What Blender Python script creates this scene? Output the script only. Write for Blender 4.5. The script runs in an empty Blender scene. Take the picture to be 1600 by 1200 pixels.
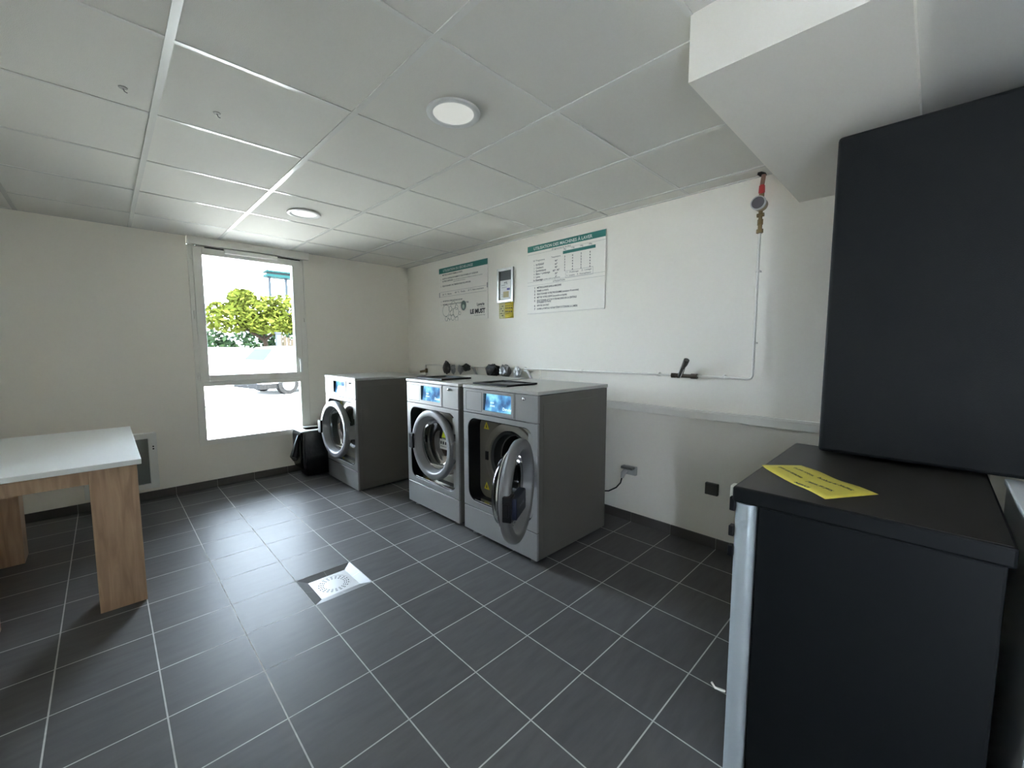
import bpy, bmesh, math, random
from mathutils import Vector, Matrix, noise
random.seed(7)
sc = bpy.context.scene
COL = sc.collection
# ------------------------------------------------------------------ camera
FPX = 646.5
cd = bpy.data.cameras.new('camera'); cam = bpy.data.objects.new('camera', cd); COL.objects.link(cam)
cd.sensor_width = 36; cd.lens = 36 * FPX / 1600; cd.clip_start = .02; cd.clip_end = 300
CH = 1.3108
cam.location = (0, 0, CH); cam.rotation_euler = (1.4823, 0, -.7774)
sc.camera = cam
# ------------------------------------------------------------------ world, sun, exposure
w = bpy.data.worlds.new('sky'); sc.world = w; w.use_nodes = True
bg = w.node_tree.nodes['Background']; bg.inputs[0].default_value = (.72, .83, 1, 1); bg.inputs[1].default_value = 22.0
sd = bpy.data.lights.new('sun', 'SUN'); sun = bpy.data.objects.new('sun', sd); COL.objects.link(sun)
sd.energy = 34; sd.angle = math.radians(.6); sd.color = (1, .90, .76)
sun.rotation_euler = Vector((-.62, .42, -.66)).normalized().to_track_quat('-Z', 'Y').to_euler()
# sun travels towards -x, +y and down: it lights the yard and stays off the window wall
sc.view_settings.view_transform = 'Standard'; sc.view_settings.look = 'None'
sc.view_settings.exposure = 1.25; sc.view_settings.gamma = 1; sc.view_settings.use_curve_mapping = False
sc.cycles.use_denoising = True
sc.cycles.max_bounces = 14; sc.cycles.diffuse_bounces = 8; sc.cycles.glossy_bounces = 6; sc.cycles.transmission_bounces = 10
sc.cycles.sample_clamp_indirect = 12
# ------------------------------------------------------------------ room numbers (metres)
H = 2.2868; XR = 2.7637; YB = 4.6713; XL = -.78; LS, LD = -.95, -.67; YN = -1.25
T = .304; FX = .0822; FY = 2.4352

# ------------------------------------------------------------------ helpers
MATS = {}
def mat(name, color, rough=.5, metal=0, spec=.5, bump=0, bscale=60, var=0, vscale=6, emit=None, estr=0, coat=0, trans=0, ior=1.45, aniso=0):
    if name in MATS: return MATS[name]
    m = bpy.data.materials.new(name); m.use_nodes = True; nt = m.node_tree; b = nt.nodes['Principled BSDF']
    b.inputs['Base Color'].default_value = (*color, 1); b.inputs['Roughness'].default_value = rough
    b.inputs['Metallic'].default_value = metal; b.inputs['Specular IOR Level'].default_value = spec
    b.inputs['Coat Weight'].default_value = coat; b.inputs['Transmission Weight'].default_value = trans; b.inputs['IOR'].default_value = ior
    tc = nt.nodes.new('ShaderNodeTexCoord')
    if var:
        n = nt.nodes.new('ShaderNodeTexNoise'); n.inputs['Scale'].default_value = vscale; n.inputs['Detail'].default_value = 5
        nt.links.new(tc.outputs['Object'], n.inputs['Vector'])
        r = nt.nodes.new('ShaderNodeMix'); r.data_type = 'RGBA'
        r.inputs[6].default_value = (*[c * (1 - var) for c in color], 1); r.inputs[7].default_value = (*[min(1, c * (1 + var)) for c in color], 1)
        nt.links.new(n.outputs['Fac'], r.inputs[0]); nt.links.new(r.outputs[2], b.inputs['Base Color'])
    if bump:
        n = nt.nodes.new('ShaderNodeTexNoise'); n.inputs['Scale'].default_value = bscale; n.inputs['Detail'].default_value = 3
        nt.links.new(tc.outputs['Object'], n.inputs['Vector'])
        u = nt.nodes.new('ShaderNodeBump'); u.inputs['Strength'].default_value = bump; u.inputs['Distance'].default_value = .003
        nt.links.new(n.outputs['Fac'], u.inputs['Height']); nt.links.new(u.outputs['Normal'], b.inputs['Normal'])
    if emit: b.inputs['Emission Color'].default_value = (*emit, 1); b.inputs['Emission Strength'].default_value = estr
    MATS[name] = m; return m

class MB:
    def __init__(s): s.bm = bmesh.new()
    def face(s, pts):
        return s.bm.faces.new([s.bm.verts.new(p) for p in pts])
    def box(s, x0, x1, y0, y1, z0, z1, M=None):
        v = [Vector((x, y, z)) for z in (z0, z1) for y in (y0, y1) for x in (x0, x1)]
        if M: v = [M @ p for p in v]
        v = [s.bm.verts.new(p) for p in v]
        for f in ((0, 2, 3, 1), (4, 5, 7, 6), (0, 1, 5, 4), (1, 3, 7, 5), (3, 2, 6, 7), (2, 0, 4, 6)): s.bm.faces.new([v[i] for i in f])
        return s
    def rings(s, loops, closed=False, cap0=False, cap1=False):
        L = [[s.bm.verts.new(p) for p in l] for l in loops]; n = len(L[0])
        rr = range(len(L)) if closed else range(len(L) - 1)
        for i in rr:
            a, b = L[i], L[(i + 1) % len(L)]
            for k in range(n): s.bm.faces.new((a[k], a[(k + 1) % n], b[(k + 1) % n], b[k]))
        if cap0: s.bm.faces.new(L[0][::-1])
        if cap1: s.bm.faces.new(L[-1])
        return s
    def tube(s, pts, r, seg=10, cap=True):
        pts = [Vector(p) for p in pts]; rs = r if isinstance(r, (list, tuple)) else [r] * len(pts)
        loops = []; up = None
        for i, p in enumerate(pts):
            d = (pts[min(i + 1, len(pts) - 1)] - pts[max(i - 1, 0)]).normalized()
            if up is None: up = Vector((0, 0, 1)) if abs(d.z) < .9 else Vector((1, 0, 0))
            a = d.cross(up).normalized(); b = a.cross(d).normalized(); up = b
            loops.append([p + rs[i] * (a * math.cos(t) + b * math.sin(t)) for t in [2 * math.pi * k / seg for k in range(seg)]])
        return s.rings(loops, cap0=cap, cap1=cap)
    def lathe(s, c, axis, prof, seg=48, closed=False):
        # prof: list of (along, radius); axis 'x','y','z'
        loops = []
        for a, r in prof:
            l = []
            for k in range(seg):
                t = 2 * math.pi * k / seg; u, v = r * math.cos(t), r * math.sin(t)
                p = {'x': (a, u, v), 'y': (u, a, v), 'z': (u, v, a)}[axis]
                l.append(Vector(c) + Vector(p))
            loops.append(l)
        return s.rings(loops, closed=closed, cap0=not closed and prof[0][1] > 0 and len(prof) > 1 and prof[0][1] < .0001, cap1=False)
    def disc(s, c, axis, r, seg=32, r2=None):
        l = []
        for k in range(seg):
            t = 2 * math.pi * k / seg; u, v = r * math.cos(t), (r2 or r) * math.sin(t)
            l.append(Vector(c) + Vector({'x': (0, u, v), 'y': (u, 0, v), 'z': (u, v, 0)}[axis]))
        s.face(l); return s
    def prism(s, outline, axis, a0, a1):
        f = {'x': lambda u, v, a: (a, u, v), 'y': lambda u, v, a: (u, a, v), 'z': lambda u, v, a: (u, v, a)}[axis]
        return s.rings([[f(u, v, a0) for u, v in outline], [f(u, v, a1) for u, v in outline]], cap0=True, cap1=True)
    def build(s, name, m, parent=None, bevel=0, smooth=False, loc=None, seg=2):
        bm = s.bm
        bmesh.ops.recalc_face_normals(bm, faces=bm.faces[:])
        me = bpy.data.meshes.new(name); bm.to_mesh(me); bm.free()
        ms = m if isinstance(m, list) else [m]
        for q in ms: me.materials.append(q)
        o = bpy.data.objects.new(name, me); COL.objects.link(o)
        if parent: o.parent = parent
        if loc: o.location = loc
        if smooth:
            me.polygons.foreach_set('use_smooth', [True] * len(me.polygons))
            me.set_sharp_from_angle(angle=math.radians(40))
        if bevel:
            b = o.modifiers.new('bevel', 'BEVEL'); b.width = bevel; b.segments = seg; b.limit_method = 'ANGLE'; b.angle_limit = math.radians(50); b.harden_normals = False
        return o

def rrect(u0, u1, v0, v1, r, n=8):
    pts = []
    for cu, cv, a in ((u1 - r, v1 - r, 0), (u0 + r, v1 - r, 90), (u0 + r, v0 + r, 180), (u1 - r, v0 + r, 270)):
        for k in range(n + 1):
            t = math.radians(a + 90 * k / n); pts.append((cu + r * math.cos(t), cv + r * math.sin(t)))
    return pts
def plate_hole(mb, outer, inner, x0, x1, axis='x'):
    # outer rect (u0,u1,v0,v1); inner loop; ring plate with thickness
    u0, u1, v0, v1 = outer; cu = sum(p[0] for p in inner) / len(inner); cv = sum(p[1] for p in inner) / len(inner)
    inner = list(inner); corners = [(u1, v1), (u0, v1), (u0, v0), (u1, v0)]
    out = []
    for (u, v) in inner:
        du, dv = u - cu, v - cv; ts = []
        if du > 1e-9: ts.append((u1 - cu) / du)
        if du < -1e-9: ts.append((u0 - cu) / du)
        if dv > 1e-9: ts.append((v1 - cv) / dv)
        if dv < -1e-9: ts.append((v0 - cv) / dv)
        t = min(ts); out.append([cu + du * t, cv + dv * t])
    for c in corners:      # snap nearest to each corner
        i = min(range(len(out)), key=lambda k: (out[k][0] - c[0]) ** 2 + (out[k][1] - c[1]) ** 2); out[i] = list(c)
    f = {'x': lambda u, v, a: (a, u, v), 'y': lambda u, v, a: (u, a, v), 'z': lambda u, v, a: (u, v, a)}[axis]
    mb.rings([[f(*p, x0) for p in out], [f(*p, x0) for p in inner], [f(*p, x1) for p in inner], [f(*p, x1) for p in out]], closed=True)
    return mb
def thing(name, loc, label, cat, group=None, rz=0):
    o = bpy.data.objects.new(name, None); COL.objects.link(o); o.location = loc; o.rotation_euler = (0, 0, rz); o.empty_display_size = .1
    o['label'] = label; o['category'] = cat
    if group: o['group'] = group
    return o
def tag(o, label, cat, group=None, kind=None):
    if label: o['label'] = label
    if cat: o['category'] = cat
    if group: o['group'] = group
    if kind: o['kind'] = kind
    return o
def struct(o): o['kind'] = 'structure'; return o
def copy_tree(o, parent=None):
    c = o.copy(); COL.objects.link(c); c.parent = parent
    for ch in list(o.children): copy_tree(ch, c)
    return c
DG = None
def text_mesh(lines, name, m, parent, xf, depth=0.0):
    """lines: (string, u, v, size, align[, weight]) laid in a u/v plane; xf maps (u,v)->3D. One mesh."""
    bm = bmesh.new()
    for ln in lines:
        s, u, v, size, al = ln[:5]; off = ln[5] if len(ln) > 5 else 0; wid = ln[6] if len(ln) > 6 else 0
        cu = bpy.data.curves.new('t', 'FONT'); cu.body = s; cu.size = size; cu.align_x = al; cu.resolution_u = 2; cu.offset = off
        ob = bpy.data.objects.new('t', cu); COL.objects.link(ob)
        bpy.context.view_layer.update()
        dg = bpy.context.evaluated_depsgraph_get(); me = bpy.data.meshes.new_from_object(ob.evaluated_get(dg))
        bpy.data.objects.remove(ob); bpy.data.curves.remove(cu)
        if me.vertices:
            k = 1
            if wid:
                xs = [q.co.x for q in me.vertices]; k = wid / (max(xs) - min(xs))
            base = len(bm.verts)
            vs = [bm.verts.new(xf(u + q.co.x * k, v + q.co.y)) for q in me.vertices]
            for p in me.polygons:
                try: bm.faces.new([vs[i] for i in p.vertices])
                except ValueError: pass
        bpy.data.meshes.remove(me)
    me = bpy.data.meshes.new(name); bm.to_mesh(me); bm.free(); me.materials.append(m)
    o = bpy.data.objects.new(name, me); COL.objects.link(o); o.parent = parent
    return o

# ------------------------------------------------------------------ materials
M_wall = mat('wall_paint', (.87, .835, .755), .62, bump=.12, bscale=180)
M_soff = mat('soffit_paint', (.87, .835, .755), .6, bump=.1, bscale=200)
M_ceil = mat('ceiling_tile', (.66, .64, .585), .85, bump=.35, bscale=420)
M_grid = mat('grid_metal', (.74, .73, .69), .22, spec=.9)
M_pvc = mat('white_pvc', (.84, .82, .76), .32)
M_base = mat('baseboard_tile', (.085, .080, .074), .4, var=.15, vscale=9)
M_steel = mat('grey_steel', (.30, .295, .28), .38, metal=.45, var=.06, vscale=3)
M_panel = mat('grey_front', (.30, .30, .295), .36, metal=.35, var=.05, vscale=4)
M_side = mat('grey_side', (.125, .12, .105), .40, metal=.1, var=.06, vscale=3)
M_top = mat('steel_top', (.46, .455, .43), .33, metal=.25)
M_blackp = mat('black_plastic', (.008, .008, .009), .42, spec=.25)
M_rubber = mat('rubber', (.018, .018, .018), .55)
M_chrome = mat('chrome', (.72, .73, .74), .16, metal=1)
M_ring = mat('door_ring', (.21, .21, .215), .42, metal=.45)
M_drumf = mat('drum_front', (.22, .205, .17), .45, metal=.5)
M_drum = mat('drum_steel', (.09, .085, .08), .35, metal=.8)
def thin_glass(name, tint, rough=.02):
    g = bpy.data.materials.new(name); g.use_nodes = True; nt = g.node_tree; nt.nodes.clear()
    o_ = nt.nodes.new('ShaderNodeOutputMaterial'); mx = nt.nodes.new('ShaderNodeMixShader'); tr = nt.nodes.new('ShaderNodeBsdfTransparent'); gl = nt.nodes.new('ShaderNodeBsdfGlossy')
    tr.inputs[0].default_value = (*tint, 1); gl.inputs['Roughness'].default_value = rough; fr = nt.nodes.new('ShaderNodeFresnel'); fr.inputs[0].default_value = 1.35
    nt.links.new(fr.outputs[0], mx.inputs[0]); nt.links.new(tr.outputs[0], mx.inputs[1]); nt.links.new(gl.outputs[0], mx.inputs[2]); nt.links.new(mx.outputs[0], o_.inputs[0])
    return g
M_glassd = thin_glass('door_glass', (.45, .48, .47), .05)
M_yel = mat('sticker_yellow', (.75, .62, .04), .5)
M_whites = mat('sticker_white', (.78, .78, .76), .5)
M_ink = mat('ink', (.03, .03, .035), .6)
M_brass = mat('brass', (.26, .19, .10), .35, metal=.8)
M_red = mat('red_valve', (.42, .03, .03), .45)

def floor_mat(name, base, grout, rough):
    m = bpy.data.materials.new(name); m.use_nodes = True; nt = m.node_tree; b = nt.nodes['Principled BSDF']
    g = nt.nodes.new('ShaderNodeNewGeometry'); mp = nt.nodes.new('ShaderNodeMapping'); nt.links.new(g.outputs['Position'], mp.inputs[0])
    mp.inputs['Location'].default_value = (-FX + 40 * T, -FY + 40 * T, 0)
    br = nt.nodes.new('ShaderNodeTexBrick'); br.offset = 0; br.squash = 1
    br.inputs['Scale'].default_value = 1; br.inputs['Mortar Size'].default_value = .0026; br.inputs['Mortar Smooth'].default_value = .1
    br.inputs['Bias'].default_value = 0; br.inputs['Brick Width'].default_value = T; br.inputs['Row Height'].default_value = T
    br.inputs['Color1'].default_value = (*base, 1); br.inputs['Color2'].default_value = (*[c * 1.14 for c in base], 1); br.inputs['Mortar'].default_value = (*grout, 1)
    nt.links.new(mp.outputs[0], br.inputs['Vector'])
    n = nt.nodes.new('ShaderNodeTexNoise'); n.inputs['Scale'].default_value = 14; n.inputs['Detail'].default_value = 6
    mp2 = nt.nodes.new('ShaderNodeMapping'); mp2.inputs['Scale'].default_value = (.45, 2.2, 1); nt.links.new(g.outputs['Position'], mp2.inputs[0]); nt.links.new(mp2.outputs[0], n.inputs['Vector'])
    mx = nt.nodes.new('ShaderNodeMix'); mx.data_type = 'RGBA'; mx.blend_type = 'MULTIPLY'; mx.inputs[0].default_value = 1
    cr = nt.nodes.new('ShaderNodeMapRange'); cr.inputs['From Min'].default_value = .3; cr.inputs['From Max'].default_value = .7; cr.inputs['To Min'].default_value = .9; cr.inputs['To Max'].default_value = 1.1
    nt.links.new(n.outputs['Fac'], cr.inputs[0]); nt.links.new(br.outputs['Color'], mx.inputs[6]); nt.links.new(cr.outputs[0], mx.inputs[7])
    nt.links.new(mx.outputs[2], b.inputs['Base Color'])
    rr = nt.nodes.new('ShaderNodeMapRange'); rr.inputs['To Min'].default_value = rough; rr.inputs['To Max'].default_value = .85
    nt.links.new(br.outputs['Fac'], rr.inputs[0]); nt.links.new(rr.outputs[0], b.inputs['Roughness'])
    b.inputs['Specular IOR Level'].default_value = .09
    ma = nt.nodes.new('ShaderNodeMath'); ma.operation = 'MULTIPLY_ADD'; ma.inputs[1].default_value = -1.0
    n3 = nt.nodes.new('ShaderNodeMath'); n3.operation = 'MULTIPLY'; n3.inputs[1].default_value = .35; nt.links.new(n.outputs['Fac'], n3.inputs[0])
    nt.links.new(br.outputs['Fac'], ma.inputs[0]); nt.links.new(n3.outputs[0], ma.inputs[2])
    bu = nt.nodes.new('ShaderNodeBump'); bu.inputs['Strength'].default_value = .35; bu.inputs['Distance'].default_value = .002
    nt.links.new(ma.outputs[0], bu.inputs['Height']); nt.links.new(bu.outputs[0], b.inputs['Normal'])
    return m
M_floor = floor_mat('floor_tiles', (.094, .092, .091), (.50, .49, .47), .42)
M_basin = mat('basin_tile', (.085, .080, .076), .38, var=.12, vscale=12)

# ------------------------------------------------------------------ large structure
DX0, DX1, DY0, DY1 = FX + 2 * T, FX + 3 * T, FY - T, FY     # the drain cell
mb = MB()
for a in ((XL, DX0, YN, YB), (DX1, XR, YN, YB), (DX0, DX1, YN, DY0), (DX0, DX1, DY1, YB)):
    mb.face([(a[0], a[2], 0), (a[1], a[2], 0), (a[1], a[3], 0), (a[0], a[3], 0)])
fl = struct(mb.build('floor', M_floor))
s = MB(); s.box(XL, XR, YN, YB, -.2, -.08); b_ = s.build('slab', M_basin, fl)

# window opening in the far wall
WX0, WX1, WZ0, WZ1 = .578, 1.545, .405, 2.287
mb = MB(); th = .30
mb.box(XL, WX0, YB, YB + th, -.2, 2.7); mb.box(WX1, XR + .3, YB, YB + th, -.2, 2.7); mb.box(WX0, WX1, YB, YB + th, -.2, WZ0); mb.box(WX0, WX1, YB, YB + th, WZ1, 2.7)
struct(mb.build('wall_back', M_wall))
mb = MB(); mb.box(XR, XR + .3, YN, YB, -.2, 2.7); struct(mb.build('wall_right', M_wall))
# unseen opening added in the left wall to let in side light
mb = MB(); mb.box(XL - .2, XL, YN, LS, -.2, 2.7); mb.box(XL - .2, XL, LD, YB, -.2, 2.7); mb.box(XL - .2, XL, LS, LD, 2.1, 2.7)
struct(mb.build('wall_left', M_wall))
mb = MB()
for a_ in ((LS, LS + .07), (LD - .07, LD)): mb.box(XL - .12, XL - .06, *a_, 0, 2.1)
mb.box(XL - .12, XL - .06, LS + .07, LD - .07, 2.03, 2.1); mb.box(XL - .12, XL - .06, LS + .07, LD - .07, 0, .05)
struct(mb.build('added_opening_frame', mat('white_pvc', (.8, .8, .8)), bevel=.003))
# near wall behind the camera
mb = MB(); mb.box(XL, XR, YN - .2, YN, -.2, 2.7)
struct(mb.build('wall_near', M_wall))

# ceiling: tiles above, metal grid flush below
GX, GY, P = .2115, 1.7728, .6018
SX, SY, SZ = 1.30, .567, 2.10      # soffit: x > SX, y < SY, underside SZ
mb = MB()
mb.box(XL, XR, SY, YB, H + .004, H + .06); mb.box(XL, SX, YN, SY, H + .004, H + .06)
ce = struct(mb.build('ceiling', M_ceil))
mb = MB()
for k in range(-8, 6):
    x = GX + .6 * k
    if XL < x < XR:
        y0 = SY if x > SX else YN
        mb.box(x - .012, x + .012, y0, YB, H, H + .02)
for k in range(-8, 8):
    y = GY + P * k
    if YN < y < YB:
        mb.box(XL, XR if y > SY + .01 else SX, y - .0085, y + .0085, H + .0015, H + .02)
mb.box(XR - .02, XR, SY, YB, H + .001, H + .02); mb.box(XL, XR, YB - .015, YB, H + .001, H + .02)
mb.build('ceiling_grid', M_grid, ce)
mb = MB()   # groove shadow gap: dark edge reveals of the tiles
# soffit box under the stairs
mb = MB(); mb.box(SX, XR, .083, SY, SZ, 2.6)
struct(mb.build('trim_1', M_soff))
mb = MB(); mb.box(SX, XR, YN, .083, 2.15, 2.6); struct(mb.build('trim_2', mat('soffit_paint_shaded', (.74, .72, .66), .6, bump=.1, bscale=200)))  # shade of the recess put into a darker copy of the soffit paint

# baseboards (tiles with joints)
def baseboard(name, axis, a0, a1, off, phase):
    m = MB(); a = phase
    while a > a0: a -= T
    while a < a1:
        s0, s1 = max(a + .0015, a0), min(a + T - .0015, a1)
        if s1 - s0 > .004:
            if axis == 'x': m.box(s0, s1, YB - .009, YB, 0.002, .072)
            else: m.box(XR - .009, XR, s0, s1, 0.002, .072)
        a += T
    return struct(m.build(name, M_base, bevel=.001))
baseboard('baseboard_back', 'x', XL, XR - .01, 0, FX)
baseboard('baseboard_right', 'y', .2, YB - .01, 0, FY)
m = MB(); m.box(XR - .006, XR, .2, YB, 0.003, .0705); m.box(XL, XR, YB - .006, YB, .003, .0705); struct(m.build('trim_3', mat('joint', (.34, .33, .31), .8)))

# ------------------------------------------------------------------ window
def rect_frame(mb, x0, x1, z0, z1, wl, wr, wb, wt, y0, y1):
    mb.box(x0, x0 + wl, y0, y1, z0, z1); mb.box(x1 - wr, x1, y0, y1, z0, z1)
    mb.box(x0 + wl, x1 - wr, y0, y1, z0, z0 + wb); mb.box(x0 + wl, x1 - wr, y0, y1, z1 - wt, z1)
mb = MB()
rect_frame(mb, WX0, WX1, WZ0, 2.215, .058, .085, .052, .02, YB - .012, YB + .05)
mb.box(WX0 + .058, WX1 - .085, YB - .012, YB + .05, .952, .998)
wn = struct(mb.build('window_1', M_pvc, bevel=.003))
mb = MB(); rect_frame(mb, .612, 1.487, 1.0, 2.205, .068, .066, .055, .068, YB - .03, YB + .03)
sash = mb.build('window_sash', M_pvc, wn, bevel=.004)
G = bpy.data.materials.new('window_glass'); G.use_nodes = True; nt = G.node_tree; nt.nodes.clear()
o_ = nt.nodes.new('ShaderNodeOutputMaterial'); mxs = nt.nodes.new('ShaderNodeMixShader'); tr = nt.nodes.new('ShaderNodeBsdfTransparent'); gl = nt.nodes.new('ShaderNodeBsdfGlossy')
tr.inputs[0].default_value = (.95, .97, .96, 1); gl.inputs['Roughness'].default_value = .02; fr = nt.nodes.new('ShaderNodeFresnel'); fr.inputs[0].default_value = 1.45
nt.links.new(fr.outputs[0], mxs.inputs[0]); nt.links.new(tr.outputs[0], mxs.inputs[1]); nt.links.new(gl.outputs[0], mxs.inputs[2]); nt.links.new(mxs.outputs[0], o_.inputs[0])
mb = MB(); mb.box(.676, 1.425, YB + .004, YB + .010, 1.05, 2.14); mb.build('window_pane', G, wn)
mb = MB(); mb.box(.632, 1.462, YB + .018, YB + .024, .455, .954); mb.build('window_pane', G, wn)
mb = MB(); mb.box(.845, 1.283, YB - .075, YB - .030, 2.166, 2.206); mb.build('air_vent', M_pvc, wn, bevel=.006)
mb = MB(); mb.box(1.440, 1.468, YB - .040, YB - .030, 1.09, 1.20); mb.tube([(1.454, YB - .04, 1.175), (1.454, YB - .072, 1.175)], .009); mb.box(1.444, 1.464, YB - .085, YB - .066, 1.055, 1.19)
mb.build('window_handle', mat('white_handle', (.86, .86, .85), .3), wn, bevel=.004)
for z in (1.05, 1.6, 2.12):
    mb = MB(); mb.tube([(.600, YB - .024, z - .035), (.600, YB - .024, z + .035)], .008); mb.build('window_hinge', M_pvc, wn, smooth=True)
mb = MB(); mb.box(WX0 - .06, WX1 + .06, YB + .20, YB + .36, WZ0 - .06, WZ0 - .01); mb.build('window_ledge', mat('stone', (.6, .58, .54), .8), wn)
mb = MB(); mb.box(.70, 1.50, YB - .0325, YB - .030, 2.196, 2.205); mb.build('gap_shade', M_blackp, wn)  # black strip painting the shade in the gap above the sash
# roller shutter box and its crank
t = thing('shutter_box', (1.08, YB, 2.215), 'white roller shutter box above the window, just under the ceiling', 'shutter box')
t['kind'] = 'structure'; t.name = 'trim_4'
mb = MB(); mb.box(-.505, .505, -.055, -.001, 0.0, .070); mb.build('box_cover', M_pvc, t, bevel=.006)
mb = MB(); mb.tube([(.448, -.030, -.01), (.448, -.030, -.55)], .006); mb.tube([(.448, -.030, -.55), (.452, -.036, -.58), (.452, -.036, -1.12)], .005); mb.box(.438, .458, -.036, -.013, -.64, -.60)
mb.build('winding_rod', M_pvc, t, smooth=True)

# ------------------------------------------------------------------ ceiling downlights
M_diff = mat('diffuser', (.85, .85, .80), .6, emit=(1, .98, .9), estr=.12)
dl = thing('downlight', (1.105, 1.472, H), 'round white recessed downlight, the nearer and larger of the pair', 'ceiling light', 'recessed downlights in the ceiling')
mb = MB(); mb.lathe((0, 0, 0), 'z', [(0.0, .112), (-.007, .110), (-.010, .100), (-.006, .086), (.0, .083), (.0, .1)], 48); mb.build('trim_ring', mat('ring_white', (.72, .72, .70), .3), dl, smooth=True)
mb = MB(); mb.disc((0, 0, -.0035), 'z', .086, 48); mb.build('diffuser', M_diff, dl)
d2 = copy_tree(dl); d2.location = (1.110, 3.300, H); d2['label'] = 'round white recessed downlight, the farther of the pair, near the window'
for (x, y, l) in ((.114, 2.216, 'small grey hook in the ceiling tile on the left'), (.401, 2.175, 'small grey hook in the ceiling tile to the right of the heavy grid bar')):
    mb = MB(); mb.lathe((0, 0, 0), 'z', [(0, .014), (-.003, .013), (-.004, .004), (-.004, .0)], 14); mb.tube([(0, 0, -.003), (.004, 0, -.014), (.012, 0, -.016)], .002, 6)
    o = mb.build('ceiling_hook', mat('hook', (.33, .32, .30), .5), smooth=True, loc=(x, y, H + .004)); tag(o, l, 'hook', 'ceiling hooks')

# ------------------------------------------------------------------ floor drain
dr = thing('floor_drain', ((DX0 + DX1) / 2, (DY0 + DY1) / 2, 0), 'square sunken floor drain with sloping tiled sides and perforated pale grate', 'drain')
hh = T / 2; ih = .103; dz = -.013
mb = MB()
o4 = [(-hh, -hh), (hh, -hh), (hh, hh), (-hh, hh)]; i4 = [(-ih, -ih), (ih, -ih), (ih, ih), (-ih, ih)]
for k in range(4):
    a, b2, c, d = o4[k], o4[(k + 1) % 4], i4[(k + 1) % 4], i4[k]
    # each side is two tile pieces with a thin joint
    for t0, t1 in ((.004, .497), (.503, .996)):
        L = lambda p, q, t: (p[0] + (q[0] - p[0]) * t, p[1] + (q[1] - p[1]) * t)
        mb.face([(*L(a, b2, t0), 0), (*L(a, b2, t1), 0), (*L(d, c, t1), dz), (*L(d, c, t0), dz)])
mb.build('basin_tile', M_basin, dr)
mb = MB()
for k in range(4):
    a, b2, c, d = o4[k], o4[(k + 1) % 4], i4[(k + 1) % 4], i4[k]
    mb.face([(*a, -.002), (*b2, -.002), (*c, dz - .002), (*d, dz - .002)])
mb.build('joint', mat('joint', (0, 0, 0)), dr)
mb = MB(); mb.box(-ih, ih, -ih, ih, dz - .012, dz - .004); mb.build('grate_frame', M_blackp, dr)
mb = MB()
plate_hole(mb, (-ih, ih, -ih, ih), [(.089 * math.cos(2 * math.pi * k / 48), .089 * math.sin(2 * math.pi * k / 48)) for k in range(48)], dz - .004, dz, 'z')
mb.build('grate_rim', mat('grate', (.40, .40, .39), .4, metal=.3), dr)
# perforated disc: annular grid with holes cut as missing cells
mb = MB(); n = 120; rad = [0, .02, .045, .053, .0585, .064, .0695, .075, .0805, .088]
for j in range(len(rad) - 1):
    for k in range(n):
        hole = j in (3, 5, 7) and (k % 6) in (1, 2, 3)
        if j == 0:
            continue
        if hole: continue
        t0, t1 = 2 * math.pi * k / n, 2 * math.pi * (k + 1) / n
        mb.face([(rad[j] * math.cos(t0), rad[j] * math.sin(t0), dz - .001), (rad[j + 1] * math.cos(t0), rad[j + 1] * math.sin(t0), dz - .001), (rad[j + 1] * math.cos(t1), rad[j + 1] * math.sin(t1), dz - .001), (rad[j] * math.cos(t1), rad[j] * math.sin(t1), dz - .001)])
mb.disc((0, 0, dz - .001), 'z', .02, 60)
mb.build('perforated_plate', MATS['grate'], dr)

# ------------------------------------------------------------------ washing machines
def screen_mat():
    m = bpy.data.materials.new('screen_image'); m.use_nodes = True; nt = m.node_tree; b = nt.nodes['Principled BSDF']
    tc = nt.nodes.new('ShaderNodeTexCoord'); sp = nt.nodes.new('ShaderNodeSeparateXYZ'); nt.links.new(tc.outputs['Object'], sp.inputs[0])
    n = nt.nodes.new('ShaderNodeTexNoise'); n.inputs['Scale'].default_value = 14; n.inputs['Detail'].default_value = 2; nt.links.new(tc.outputs['Object'], n.inputs['Vector'])
    cr = nt.nodes.new('ShaderNodeValToRGB'); e = cr.color_ramp.elements
    e[0].position = .3; e[0].color = (.03, .07, .16, 1); e[1].position = .7; e[1].color = (.22, .55, .68, 1)
    k = e.new(.5); k.color = (.07, .22, .42, 1)
    nt.links.new(n.outputs['Fac'], cr.inputs[0]); nt.links.new(cr.outputs[0], b.inputs['Emission Color']); b.inputs['Emission Strength'].default_value = .75
    b.inputs['Base Color'].default_value = (.02, .03, .05, 1); b.inputs['Roughness'].default_value = .12
    return m
M_screen = screen_mat()
M_ui = mat('screen_text', (.6, .7, .8), .3, emit=(.6, .78, .95), estr=.6)
yz = lambda x: (lambda u, v: (x, -u, v))        # u runs to the viewer's right = local -y
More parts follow.
